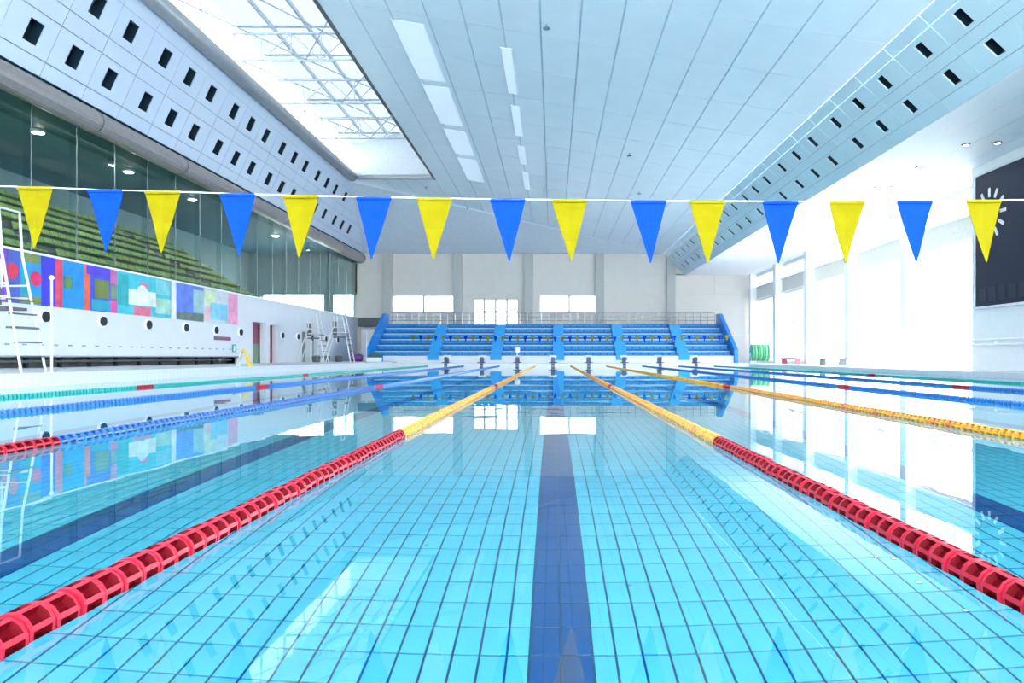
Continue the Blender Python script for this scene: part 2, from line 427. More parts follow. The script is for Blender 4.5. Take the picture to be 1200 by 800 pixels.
for i, (a, b) in enumerate(((23.6, 28.6), (29.2, 34.1), (34.9, 39.1), (39.9, 45.0))):
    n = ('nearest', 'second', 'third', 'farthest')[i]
    sun_patch(-5.3, -4.25, a, b, f'{n} segment of the wide pale strip of imitated sunlight on the ceiling beside the skylight', 'wide imitated sun strip')
    sun_patch(-1.75, -1.42, a + 0.8, b, f'{n} segment of the narrow pale strip of imitated sunlight on the ceiling over the middle lane', 'narrow imitated sun strip')

# ------------------------------------------------------------------ skylight
sky = tag(empty('skylight', (-11.0, 32.0, zc(-11.0))), 'large bright skylight with white steel trusses over the left lanes', 'skylight')
SO = Vector((-11.0, 32.0, zc(-11.0)))
def sl(p): return tuple(Vector(p) - SO)
ZT = EYE + 14.9
def skb(name, m, *boxes):
    b = MB()
    for (x0, x1, y0, y1, z0, z1) in boxes: b.box(x0 - SO.x, x1 - SO.x, y0 - SO.y, y1 - SO.y, z0 - SO.z, z1 - SO.z)
    return b.build(name, m, sky)
# inner side wall, end walls, lower edge rails
MB().poly([sl((SKX, 14, zc(SKX))), sl((SKX, 46.3, zc(SKX))), sl((SKX, 46.3, ZT)), sl((SKX, 14, ZT))], (0.12, 0, 0)).build('side_wall', 'white', sky)
MB().poly([sl((SKX, 46.3, zc(SKX))), sl((CE_L, 50.7, zc(CE_L))), sl((CE_L, 50.7, ZT)), sl((SKX, 46.3, ZT))], (0.08, 0.12, 0)).build('end_wall', 'truss', sky)
MB().poly([sl((SKX, 13.9, zc(SKX))), sl((CE_L, 13.9, zc(CE_L))), sl((CE_L, 13.9, ZT)), sl((SKX, 13.9, ZT))], (0, -0.12, 0)).build('end_wall', 'truss', sky)
MB().poly([sl((SKX - 0.05, 14, zc(SKX) - 0.06)), sl((SKX + 0.10, 14, zc(SKX) - 0.06)), sl((SKX + 0.10, 46.5, zc(SKX) - 0.06)), sl((SKX - 0.05, 46.3, zc(SKX) - 0.06))], (0, 0, 0.12)).build('edge_rail', 'dgrey', sky)
MB().poly([sl((SKX, 46.22, zc(SKX) - 0.05)), sl((CE_L, 50.62, zc(CE_L) - 0.05)), sl((CE_L, 50.85, zc(CE_L) - 0.05)), sl((SKX, 46.45, zc(SKX) - 0.05))], (0, 0, 0.15)).build('edge_rail', 'grey', sky)
MB().tube(sl((CE_L + 0.25, 14, zc(CE_L) + 0.05)), sl((CE_L + 0.25, 50.5, zc(CE_L) + 0.05)), 0.33, 14).build('gutter_tube', 'grey', sky, smooth=True)
# trusses
for ty in (20.8, 26.4, 32.0, 37.4, 43.4):
    b = MB(); xa, xb = CE_L + 0.05, SKX - 0.02; zl, zh = EYE + 13.15, EYE + 14.35
    b.tube(sl((xa, ty, zl)), sl((xb, ty, zl)), 0.055, 6); b.tube(sl((xa, ty, zh)), sl((xb, ty, zh)), 0.055, 6)
    n = 5
    for i in range(n + 1):
        x = xa + (xb - xa) * i / n; b.tube(sl((x, ty, zl)), sl((x, ty, zh)), 0.025, 5)
        if i < n:
            x2 = xa + (xb - xa) * (i + 1) / n
            b.tube(sl((x, ty, zl if i % 2 else zh)), sl((x2, ty, zh if i % 2 else zl)), 0.025, 5)
    b.build('truss', 'truss', sky)
# plan bracing between the trusses and lengthwise purlins
ys = (20.8, 26.4, 32.0, 37.4, 43.4)
for i in range(4):
    xm = (CE_L + SKX) / 2
    for (xa, xb) in ((CE_L + 0.3, xm), (xm, SKX - 0.1)):
        MB().tube(sl((xa, ys[i], EYE + 13.2)), sl((xb, ys[i + 1], EYE + 13.2)), 0.03, 5).build('brace', 'truss', sky)
    MB().tube(sl((SKX - 0.1, ys[i], EYE + 13.2)), sl((xm, ys[i + 1], EYE + 13.2)), 0.03, 5).build('brace', 'truss', sky)
for x in (-12.6, -11.0, -9.4):
    skb('purlin', 'truss', (x - 0.05, x + 0.05, 14, 48.0, ZT - 0.18, ZT - 0.02))
for k in range(12):
    y0 = 14 + 3.1 * k
    skb('roof_pane', 'glass_roof', (CE_L, SKX, y0 + 0.03, y0 + 3.07, ZT, ZT + 0.02))
    skb('glazing_bar', 'truss', (CE_L, SKX, y0 - 0.03, y0 + 0.03, ZT - 0.03, ZT + 0.06))
for k in range(12):
    y0 = 14 + 3.06 * k
    skb('side_pane', 'glass_far', (CE_L - 0.02, CE_L, y0 + 0.04, y0 + 3.02, zc(CE_L) + 0.42, ZT))
    skb('side_mullion', 'white_metal', (CE_L - 0.06, CE_L + 0.04, y0 - 0.04, y0 + 0.04, zc(CE_L) + 0.3, ZT))
skb('side_sill', 'white_metal', (CE_L - 0.15, CE_L + 0.02, 14, 50.7, zc(CE_L) - 0.02, zc(CE_L) + 0.42))

# ------------------------------------------------------------------ perforated bands: fascia (left) and soffit (right)
BAY = 5.95
def band(name, label, p_top, p_bot, rows, edges, hole_y, hole_h, y_start, y_stop, m, void, hs):
    """p_top/p_bot: (x, z) of the band's two long edges; rows: distance of hole rows from the top edge; edges: panel strips"""
    root = struct(empty(name, (p_top[0], 0, p_top[1])), label)
    D = Vector((p_bot[0] - p_top[0], 0, p_bot[1] - p_top[1])); L = D.length; D.normalize()
    N = Vector((D.z, 0, -D.x)) * (1 if p_top[0] > 0 else -1)                  # points up and away from the hall
    if N.z < 0: N = -N
    P = lambda t, y, d=0.0: tuple(D * t + Vector((0, y, 0)) + N * d)
    stop = lambda t: y_stop[0] + (y_stop[1] - y_stop[0]) * t / L
    MB().poly([P(0, YN, .45), P(L, YN, .45), P(L, stop(L), .45), P(0, stop(0), .45)], tuple(N * 0.1)).build('backing', 'seam', root)
    g = 0.012; liner = {}
    k0 = int((YN - y_start) / BAY) - 1
    for k in range(k0, 7):
        for j in range(3):
            yc = y_start + k * BAY + j * BAY / 3
            y0, y1 = yc - BAY / 6 + g, yc + BAY / 6 - g
            if y1 < YN: continue
            hy = yc + (0.13, 0.0, -0.13)[j]
            for (t0, t1) in zip(edges[:-1], edges[1:]):
                t0, t1 = t0 + g, t1 - g
                s0, s1 = stop(t0), stop(t1)
                hole = [r for r in rows if t0 < r < t1]
                if hole and hy + hole_y < min(s0, s1) - 0.1 and y1 <= min(s0, s1):
                    r = hole[0]; a, b = r - hole_h / 2, r + hole_h / 2; c, d = hy - hole_y / 2, hy + hole_y / 2
                    pts = [(t0, y0), (t1, y0), (t1, y1), (t0, y1), (a, c), (b, c), (b, d), (a, d)]
                    vs = [P(t, y) for t, y in pts] + [P(t, y, .04) for t, y in pts]
                    q = [(0, 1, 5, 4), (1, 2, 6, 5), (2, 3, 7, 6), (3, 0, 4, 7)]
                    fs = q + [tuple(i + 8 for i in reversed(f)) for f in q] + [(i, (i + 1) % 4, 8 + (i + 1) % 4, 8 + i) for i in range(4)] + [(4 + i, 4 + (i + 1) % 4, 12 + (i + 1) % 4, 12 + i) for i in range(4)]
                    MB().add(vs, fs).build('perforated_panel', m, root)
                    if 'me' not in liner:
                        e = [(-hole_h / 2, -hole_y / 2), (hole_h / 2, -hole_y / 2), (hole_h / 2, hole_y / 2), (-hole_h / 2, hole_y / 2)]
                        vs = [P(t, y, .04) for t, y in e] + [P(t, y, .40) for t, y in e]
                        liner['me'] = MB().add(vs, [(0, 1, 5, 4), (1, 2, 6, 5), (2, 3, 7, 6), (3, 0, 4, 7), (4, 5, 6, 7)]).mesh('vent_recess', void)
                    link('vent_recess', liner['me'], root, P(r, hy))
                    continue
                p = [(t0, y0), (t1, y0), (t1, y1), (t0, y1)]
                p = clip(p, -(y_stop[1] - y_stop[0]) / L, 1.0, y_stop[0])
                if area2(p) > 0.03:
                    MB().poly([P(t, y) for t, y in p], tuple(N * .04)).build('plain_panel', m, root)
    return root, L
dL = math.hypot(1, 0.45)
band('wall_upper_left', 'white perforated band below the skylight with two rows of dark square openings', (CE_L, zc(CE_L)), (-16.02, EYE + 8.73),
     (1.14 * dL, 2.81 * dL), tuple(h * dL for h in (0, 0.6, 1.72, 2.24, 3.38, 3.82)), 0.60, 0.68, 27.45, (50.7, 61.2), 'fascia_l', 'hole', 1)
dR = math.hypot(1, 1.9 / 1.83)
band('wall_upper_right', 'pale blue sloping soffit with two rows of dark square openings', (CE_R, zc(CE_R)), (11.2, LOWC),
     (0.55 * dR, 1.27 * dR), tuple(h * dR for h in (0, 0.28, 0.80, 1.04, 1.52, 1.80)), 0.36, 0.46, 27.28, (YF, YF), 'soffit_r', 'hole', 1)
# round duct under the left band
duct = tag(empty('air_duct', (-16.25, 25, EYE + 8.32)), 'long round grey duct running under the white perforated band', 'duct')
for k in range(12):
    y0, y1 = YN + 0.1 + k * 5.9 - 25, min(YN + (k + 1) * 5.9, 60.8) - 25
    MB().lathe((0, y0, 0), (0, 1, 0), [(0, .40), (y1 - y0 - 0.06, .40), (y1 - y0 - 0.06, .42), (y1 - y0, .42)], 20).build('duct_section', 'duct', duct, smooth=False)
MB().lathe((0, 35.8, 0), (0, 1, 0), [(0, .43), (.08, .43), (.1, .3)], 20).build('end_cap', 'dgrey', duct)

# ------------------------------------------------------------------ low ceiling over the window side
lowc = struct(empty('ceiling_low', (14, 25, LOWC)), 'white low ceiling over the window side')
box('slab', 'white', 11.2 - 14, XR + 0.4 - 14, YN - 25, YF - 25, 0.05, 0.3, lowc)
pm = MB().box(0.006, 1.154, 0.006, 2.952, 0, 0.04).mesh('ceiling_panel', 'white')
for i in range(5):
    for k in range(24):
        link('ceiling_panel', pm, lowc, (11.2 - 14 + i * 1.16, YN - 25 + 2.958 * k, 0))
for i, (x, y) in enumerate(((13.4, 23.4), (14.3, 23.2), (13.3, 26.2), (13.8, 29.2), (13.2, 29.4), (13.4, 35.4), (13.4, 41.5), (13.4, 47.5))):
    t = empty('downlight', (x, y, LOWC))
    MB().lathe((0, 0, 0.0), (0, 0, -1), [(0, .13), (.03, .13), (.035, .10)], 14).build('rim', 'dgrey', t)
    MB().lathe((0, 0, -0.034), (0, 0, -1), [(0, .09), (.006, .08)], 14).build('lens', 'lamp', t)
    tag(t, 'small round downlight in the low white ceiling, ' + ('nearest, beside the dark scoreboard', 'nearest towards the scoreboard wall', 'second pair, on its own', 'third row, towards the windows', 'third row, towards the pool', 'fourth row back', 'fifth row back', 'last row back')[i], 'downlight', 'downlights in the low ceiling')

# ------------------------------------------------------------------ right wall: pillars, tall windows, upper windows
wr = struct(empty('wall_right', (XR, 44, 0)), 'white wall of tall bright windows between pillars')
def wrb(name, m, x0, x1, y0, y1, z0, z1, parent=None): return box(name, m, x0 - XR, x1 - XR, y0 - 44, y1 - 44, z0, z1, parent or wr)
WZ0, WZ1, UZ0, UZ1 = DR + 0.12, EYE + 4.7, EYE + 5.85, EYE + 6.65
wrb('sill_wall', 'white', XR, XR + 0.3, YN, YF, DR - 0.4, WZ0)
wrb('band', 'band', XR, XR + 0.3, YN, YF, WZ1, UZ0)
wrb('head', 'white', XR, XR + 0.3, YN, YF, UZ1, LOWC + 0.3)
PIL = [27.4, 34.0, 40.6, 47.2, 53.8, 60.5]
NEARP = [8.0, 1.4, -5.2, -9.9]
for y in PIL + NEARP:
    wrb('pillar', 'white', XR - 0.5, XR + 0.05, y - 0.3, y + 0.3, DR, LOWC)
for z in (UZ0 - 0.12, WZ1 + 0.05): wrb('moulding', 'white', XR - 0.12, XR, 26.5, YF, z, z + 0.08)
wrb('solid_part', 'white', XR, XR + 0.3, 8, 27.4, WZ0, UZ1)
n = 0
for (a, b) in list(zip(PIL[:-1], PIL[1:])) + [(1.4, 8.0), (-5.2, 1.4), (-9.9, -5.2)]:  # the last, unseen bays are windows added to light the hall
    n += 1
    gl = 'glass_far' if a > 47 else 'glass_side'
    w = struct(empty(f'window_{n}', (XR, (a + b) / 2, WZ0)), 'tall bright window between white pillars')
    wy = (a + b) / 2; h = WZ1 - WZ0; L2 = (b - a) / 2 - 0.3
    fr = MB()
    for k in range(4):
        y = -L2 + 2 * L2 * k / 3; fr.box(0.1, 0.18, y - 0.03, y + 0.03, 0, h)
    for z in (0, h * 0.56, h - 0.06): fr.box(0.1, 0.18, -L2, L2, z, z + 0.06)
    fr.build('window_frame', 'white_metal', w)
    for k in range(3):
        for (z0, z1) in ((0.06, h * 0.56), (h * 0.56 + 0.06, h - 0.06)):
            box('pane', gl, 0.13, 0.142, -L2 + 2 * L2 * k / 3 + 0.03, -L2 + 2 * L2 * (k + 1) / 3 - 0.03, z0, z1, w)
    fr = MB()
    for k in range(3):
        y = -L2 + L2 * k; fr.box(0.1, 0.18, y - 0.04, y + 0.04, UZ0 - WZ0, UZ1 - WZ0)
    fr.build('upper_frame', 'white_metal', w)
    for k in range(2): box('upper_pane', gl, 0.13, 0.142, -L2 + L2 * k + 0.04, -L2 + L2 * (k + 1) - 0.04, UZ0 - WZ0, UZ1 - WZ0, w)

# scoreboard wall, standing forward of the windows
sw = struct(box('wall_scoreboard', 'white', 15.4, XR, 8.0, 26.5, DR, LOWC), 'white projecting wall that carries the scoreboard')
sb = tag(empty('scoreboard', (15.4, 21, 2.44)), 'large dark navy scoreboard with white dial ticks on projecting wall', 'scoreboard')
def sbb(name, m, d, y0, y1, z0, z1, x0=0.0): return box(name, m, -d, -x0, y0 - 21, y1 - 21, z0 - 2.44, z1 - 2.44, sb)
sbb('body', 'board', 0.16, 15.5, 26.0, 2.44, EYE + 6.45)
for (y0, y1, z0, z1) in ((15.4, 26.08, 2.36, 2.44), (15.4, 26.08, EYE + 6.45, EYE + 6.53), (26.0, 26.08, 2.44, EYE + 6.45), (15.4, 15.5, 2.44, EYE + 6.45)):
    sbb('frame', 'board_frame', 0.2, y0, y1, z0, z1)
for k in range(18):                          # blank display cells in a row along the lower edge
    sbb('display_cell', 'board_cell', 0.175, 25.75 - k * 0.55 - 0.4, 25.75 - k * 0.55, 2.62, 3.1, 0.16)
for k in range(12):                          # clock ticks
    a = k * math.pi / 6; r0, r1 = 0.60, 0.92
    c = Vector((-0.17, 25.15 - 21, EYE + 4.97 - 2.44)); d = Vector((0, math.sin(a), math.cos(a)))
    b = MB(); u = Vector((0, math.cos(a), -math.sin(a))) * 0.055
    b.poly([tuple(c + d * r0 - u), tuple(c + d * r0 + u), tuple(c + d * r1 + u), tuple(c + d * r1 - u)], (-0.02, 0, 0)).build('dial_tick', 'white_metal', sb)
r = tag(empty('wall_rail', (15.4, 20, 1.2)), 'white horizontal rail along the wall below the scoreboard', 'rail')
MB().tube((-0.12, -11.5, 0.06), (-0.12, 6.4, 0.06), 0.04, 8).build('upper_bar', 'white_metal', r); MB().tube((-0.12, -11.5, -0.12), (-0.12, 6.4, -0.12), 0.04, 8).build('lower_bar', 'white_metal', r)
for y in (-11, -7, -3, 1, 5, 6.3): MB().box(-0.12, 0, y - 0.03, y + 0.03, -0.14, 0.08).build('bracket', 'white_metal', r)

# ------------------------------------------------------------------ far wall
wf = struct(empty('wall_far', (0, YF, 0)), 'beige grey end wall with columns and bright windows')
def wfb(name, m, x0, x1, z0, z1, d0=0.0, d1=0.3): return box(name, m, x0, x1, d0, d1, z0, z1, wf)
FT = EYE + 8.73
wins = [(-13.55, -8.35, 4.35, 5.85), (-6.75, -2.95, 3.3, 5.55), (-1.15, 3.9, 4.35, 5.85)]
xs = sorted([XL - 0.3, XR + 0.3] + [w[0] for w in wins] + [w[1] for w in wins])
for i in range(len(xs) - 1):
    w = [w for w in wins if abs(w[0] - xs[i]) < 1e-6]
    if w:
        wfb('wall_piece', 'far_wall', xs[i], xs[i + 1], 0, w[0][2]); wfb('wall_piece', 'far_wall', xs[i], xs[i + 1], w[0][3], FT + 3)
    else: wfb('wall_piece', 'far_wall', xs[i], xs[i + 1], 0, FT + 3)
colx = [-13.95, -8.05, -2.05, 3.95, 9.95]
for x in colx: wfb('column', 'column', x - 0.36, x + 0.36, 0, FT, -0.35, 0)
ed = [XL + 0.2] + colx + [XR]
for a, b in zip(ed[:-1], ed[1:]):            # cladding panels with recessed joints
    a2, b2 = a + (0.36 if a in colx else 0), b - (0.36 if b in colx else 0)
    for (z0, z1) in ((5.95, 7.65), (7.67, FT - 0.02 if b < 12 else LOWC)):
        nn = 2 if b2 - a2 > 3 else 1
        for k in range(nn):
            wfb('wall_panel', 'far_wall', a2 + (b2 - a2) * k / nn + 0.012, a2 + (b2 - a2) * (k + 1) / nn - 0.012, z0, z1, -0.05, -0.005)
wfb('beam', 'dgrey', XL + 0.2, -14.3, 3.2, 3.95, -0.3, -0.01)
wfb('side_opening', 'white', XL + 0.4, -14.9, 0.3, 3.0, -0.06, -0.01)
for k, (x0, x1, z0, z1) in enumerate(wins):
    w = struct(empty(f'window_{20 + k}', ((x0 + x1) / 2, YF + 0.12, z0)), 'bright window in the end wall above the blue stand')
    hw, h = (x1 - x0) / 2, z1 - z0; fr = MB(); nb = 4 if k == 1 else 2
    for i in range(nb + 1):
        x = -hw + 2 * hw * i / nb; fr.box(x - 0.07, x + 0.07, -0.04, 0.04, 0, h)
    for z in ((0, h * 0.5, h - 0.05) if k == 1 else (0, h - 0.05)): fr.box(-hw, hw, -0.04, 0.04, z, z + 0.1)
    fr.build('window_frame', 'column', w)
    for i in range(nb): box('pane', 'glass_far', -hw + 2 * hw * i / nb + 0.04, -hw + 2 * hw * (i + 1) / nb - 0.04, -0.006, 0.006, 0.05, h - 0.05, w)

# near wall behind the camera, its window row added to light the hall
wn = struct(empty('wall_near', (0, YN, 0)), 'white wall behind the camera')
for (x0, x1, z0, z1) in ((-27, 18, -0.5, 1.0), (-27, 18, 9.0, 14.5), (-27, -15, 1, 9), (15, 18, 1, 9)): box('wall_piece', 'white', x0, x1, -0.3, 0, z0, z1, wn)
for k in range(6):
    x = -15 + 30 * k / 5; box('mullion', 'white_metal', x - 0.06, x + 0.06, -0.2, -0.1, 1, 9, wn)
    if k < 5: box('pane', 'glass', x + 0.06, x + 5.94, -0.16, -0.148, 1, 9, wn)

# ------------------------------------------------------------------ left side: lower wall, mural, gallery behind glass
wl = struct(empty('wall_left', (XL, 30, 0)), 'white lower wall with round air nozzles under the mural')
def wlb(name, m, x0, x1, y0, y1, z0, z1, parent=None): return box(name, m, x0 - XL, x1 - XL, y0 - 30, y1 - 30, z0, z1, parent or wl)
MZ0, MZ1 = EYE + 1.66, EYE + 3.28
UND = EYE + 0.04
def yp(px): return 14027.0 / (648 - px)       # distance along the wall
wlb('overhang', 'white_wall', XL - 0.25, XL, YN, 38.4, UND, MZ1)
wlb('overhang_soffit', 'white_wall', XL - 1.3, XL - 0.25, YN, 38.4, UND, UND + 0.2)
wlb('recess_back', 'dgrey', XL - 1.3, XL - 1.0, YN, 38.4, 0.1, UND)
dr = [(39.85, 41.7, 2.6), (42.3, 43.5, 2.55), (47.7, 49.2, 2.35), (49.8, 50.9, 2.35)]
y = 38.4
for (a, b, h) in dr:
    wlb('wall_piece', 'white_wall', XL - 0.35, XL, y, a, DL - 0.2, MZ1); wlb('wall_piece', 'white_wall', XL - 0.35, XL, a, b, h, MZ1); y = b
wlb('wall_piece', 'white_wall', XL - 0.35, XL, y, YF, DL - 0.2, MZ1)
wlb('coping', 'white_metal', XL - 0.1, XL + 0.06, YN, YF, MZ1, MZ1 + 0.07)
for k, (a, b, h) in enumerate(dr):
    d = struct(empty(f'door_{k + 1}', (XL, (a + b) / 2, DL)), ('open doorway with mauve and sage walls inside', 'pink open doorway beside the first one', 'grey recessed door, first of two', 'grey recessed door, second of two')[k])
    w = (b - a) / 2
    if k < 2:
        box('inner_wall', 'mauve' if k == 0 else 'pink', -0.6, -0.45, -w - 0.25, w + 1.0, 1.1 if k == 0 else 0, h, d)
        if k == 0: box('inner_panel', 'sage', -0.6, -0.45, -w - 0.25, w + 1.0, 0, 1.1, d)
    else:
        box('leaf', 'door_grey', -0.35, -0.29, -w, w, 0, h - DL, d); box('handle', 'steel', -0.29, -0.23, -w + 0.08, -w + 0.2, 0.95, 1.0, d)
for yv in [23.5, 26.5, 29.5, 32.5, 35.4, 38.2, 44.1, 46.8, 49.5, 52.5, 55.4]:
    nz = empty('air_nozzle', (XL, yv, EYE + 1.31)); 
    MB().lathe((0.001, 0, 0), (1, 0, 0), [(0, .24), (.05, .24), (.07, .20)], 18).build('flange', 'white_metal', nz)
    MB().lathe((0.071, 0, 0), (1, 0, 0), [(0, .18), (.05, .17), (.06, .10)], 16).build('throat', 'dark_gap', nz)
    k = [23.5, 26.5, 29.5, 32.5, 35.4, 38.2, 44.1, 46.8, 49.5, 52.5, 55.4].index(yv)
    nth = ('first', 'second', 'third', 'fourth', 'fifth', 'last')
    lab = f'round dark-throated air nozzle under the mural, {nth[k]} from the lifeguard chair' if k < 6 else f'small round air nozzle above the far doors, {("first", "second", "third", "fourth", "last")[k - 6]} from the open doorways'
    tag(nz, lab, 'air nozzle', 'air nozzles under the mural' if k < 6 else 'air nozzles above far doors')
for k in range(34):
    yv = 14 + k * 0.72; MB().box(0, 0.02, yv - 30 - 0.09, yv - 30 + 0.09, 1.02, 1.07).build('wall_slot', 'grey', wl)
for k in range(16):
    yv = 12.2 + k * 1.6
    wlb('recess_post', 'dark_gap', XL - 0.6, XL - 0.5, yv, yv + 0.12, DL, UND)
wlb('recess_bench', 'dgrey', XL - 0.9, XL - 0.35, YN, 38.0, DL + 0.17, DL + 0.24)
wlb('recess_lip', 'grey', XL - 0.02, XL + 0.02, YN, 38.4, UND - 0.05, UND)

# the mural: painted panels fixed to the wall face
mural = tag(empty('mural', (XL, 30, MZ0)), 'long abstract mural of blue, teal, red and green panels', 'mural')
MC = {}
def mcol(rgb):
    if rgb not in MC: MC[rgb] = mat('mural_paint_%d' % len(MC), rgb, 0.45, var=0.18, scale=2.2)
    return MC[rgb]
def mur(p0, p1, v0, v1, rgb, d=0.02, name='mural_panel', parent=None):
    h = MZ1 - MZ0
    return box(name, mcol(rgb), 0.002, d, yp(p0) - 30, yp(p1) - 30, v0 * h, v1 * h, parent or mural)
base = [(-120, -60, (40, 120, 190)), (-59.6, -20, (70, 60, 190)), (-19.6, -2, (60, 150, 170)), (-1.6, 8, (110, 60, 190)), (8.3, 22, (70, 90, 180)), (22.3, 47.5, (20, 140, 214)), (47.8, 64, (58, 52, 204)), (64.3, 72.5, (206, 70, 110)),
        (72.8, 98, (18, 140, 220)), (98.3, 105, (220, 104, 84)), (105.3, 136, (60, 84, 210)), (136.3, 200, (64, 186, 206)), (200.3, 206, (226, 228, 238)), (206.3, 238, (92, 124, 220)), (238.3, 278, (196, 206, 216))]
for (a, b, c) in base: mur(a, b, 0, 1, c)
mur(8, 17, .45, .7, (206, 60, 90), .028, 'mural_patch'); mur(0, 7, .3, .75, (200, 70, 110), .028, 'mural_patch')
mur(22, 47, .02, .16, (120, 130, 40), .028, 'mural_patch'); mur(23, 46, .82, .99, (120, 136, 70), .028, 'mural_patch')
mur(36, 45, .42, .62, (206, 50, 110), .028, 'mural_patch'); mur(24, 36, .2, .6, (30, 150, 170), .026, 'mural_patch')
mur(74, 84, .42, .66, (40, 120, 90), .028, 'mural_patch'); mur(99, 104, .05, .8, (226, 96, 70), .028, 'mural_patch')
mur(64.5, 72, .18, .9, (224, 70, 96), .028, 'mural_patch')
mur(101, 128, .8, 1.0, (80, 60, 204), .028, 'mural_patch'); mur(110, 127, .3, .72, (112, 128, 60), .028, 'mural_patch'); mur(107, 128, .02, .26, (30, 160, 190), .026, 'mural_patch')
mur(128.5, 136.5, .0, .3, (214, 90, 160), .028, 'mural_patch'); mur(128.5, 136.5, .66, 1.0, (200, 110, 170), .028, 'mural_patch'); mur(129, 136, .32, .64, (120, 140, 110), .028, 'mural_patch')
mur(137, 150, .2, .95, (40, 170, 180), .026, 'mural_patch'); mur(150, 182, .25, .62, (222, 230, 224), .028, 'mural_patch'); mur(156, 176, .0, .22, (220, 110, 140), .028, 'mural_patch')
mur(163, 173, .62, .82, (214, 120, 170), .028, 'mural_patch'); mur(182, 199, .1, .5, (160, 206, 190), .028, 'mural_patch'); mur(182, 199, .6, .98, (120, 200, 210), .028, 'mural_patch')
mur(207, 238, .0, .22, (96, 116, 110), .028, 'mural_patch'); mur(226, 238, .24, .9, (150, 190, 200), .026, 'mural_patch')
mur(239, 252, .5, .95, (206, 222, 186), .028, 'mural_patch'); mur(246, 266, .1, .6, (124, 196, 224), .033, 'mural_patch'); mur(267, 278, .02, .98, (226, 150, 190), .028, 'mural_patch'); mur(239, 246, .05, .45, (222, 180, 190), .028, 'mural_patch')
# round spots
for (p, v, rr, c) in ((166, .5, .42, (226, 236, 232)), (14, .62, .22, (214, 50, 80)), (41, .52, .24, (214, 40, 100)), (79, .54, .2, (90, 130, 70))):
    MB().lathe((0.026, yp(p) - 30, v * (MZ1 - MZ0)), (1, 0, 0), [(0, rr), (.012, rr)], 20).build('mural_spot', mcol(c), mural)

struct(box('floor_added_under_gallery', 'tier', -26.1, XL - 1.4, YN, YF, -0.3, DL), 'unseen floor closing the space under the gallery')  # added to stop outside light leaking in under the gallery
struct(box('wall_added_under_gallery', 'white_wall', XL - 1.45, XL - 1.3, YN, YF, DL, MZ1 - 0.5), 'added wall closing the space behind the doors')  # added to shut out stray daylight behind the lower wall
# gallery glass wall
gw = struct(empty('window_30', (XL, 30, MZ1)), 'tall greenish glass wall of the spectator gallery')
GT = EYE + 8.5
k = 0; y = YN
while y < YF - 0.1:
    y1 = min(y + 2.2, YF)
    box('glass_pane', 'glass_g', -0.05, -0.038, y + 0.02 - 30, y1 - 0.02 - 30, 0.08, GT - MZ1, gw)
    box('glass_fin', 'glass_g', -0.30, -0.06, y - 0.01 - 30, y + 0.01 - 30, 0.08, GT - MZ1, gw)
    box('joint', 'steel', -0.056, -0.034, y - 0.018 - 30, y + 0.018 - 30, 0.08, GT - MZ1, gw)
    y = y1
box('head_rail', 'dgrey', -0.12, 0.05, YN - 30, YF - 30, GT - MZ1, GT - MZ1 + 0.3, gw)
# gallery room
struct(box('wall_gallery_back', 'gal_wall', -26.1, -25.8, YN, YF, 0, EYE + 9.0), 'grey back wall of the gallery')
struct(box('ceiling_gallery', 'gal_ceil', -26.1, -16.0, YN, YF + 0.3, EYE + 8.8, EYE + 9.1), 'dim teal ceiling of the gallery')
wg = struct(empty('wall_gallery_far', (-21, YF, 0)), 'dark end wall of the gallery with a bright window strip')
for (x0, x1, z0, z1) in ((-26.1, XL + 0.02, EYE + 5.27, EYE + 9.0), (-26.1, XL + 0.02, 0, EYE + 2.9), (-26.1, -24.5, EYE + 2.9, EYE + 5.27), (-19.4, -18.6, EYE + 2.9, EYE + 5.27)):
    box('wall_piece', 'gal_wall', x0 + 21, x1 + 21, 0, 0.3, z0, z1, wg)
for x in (-22.8, -21.1, -17.6): box('mullion', 'white_metal', x + 20.96, x + 21.04, 0.05, 0.15, EYE + 2.9, EYE + 5.27, wg)
for (x0, x1) in ((-24.5, -19.4), (-18.6, XL)): box('pane', 'glass', x0 + 21, x1 + 21, 0.1, 0.112, EYE + 2.9, EYE + 5.27, wg)
for (a, b) in ((-22.4, -0.0),): pass
struct(box('floor_gallery', 'tier', -25.8, XL - 0.1, YN, YF, MZ1 - 0.5, MZ1 - 0.3), 'gallery floor behind the glass')
for i, (x, y) in enumerate(((-20, 22), (-20, 28), (-20, 34), (-20, 40), (-20, 46), (-20, 52))):
    t = empty('gallery_lamp', (x, y, EYE + 8.8))
    MB().lathe((0, 0, 0), (0, 0, -1), [(0, .26), (.08, .26), (.1, .22)], 14).build('housing', 'white_metal', t)
    MB().lathe((0, 0, -0.099), (0, 0, -1), [(0, .2), (.02, .18)], 14).build('lens', 'gallery_lamp', t)
    tag(t, ('nearest', 'second', 'third', 'fourth', 'fifth', 'farthest')[i] + ' round lamp on the gallery ceiling behind the glass', 'ceiling lamp', 'gallery ceiling lamps')
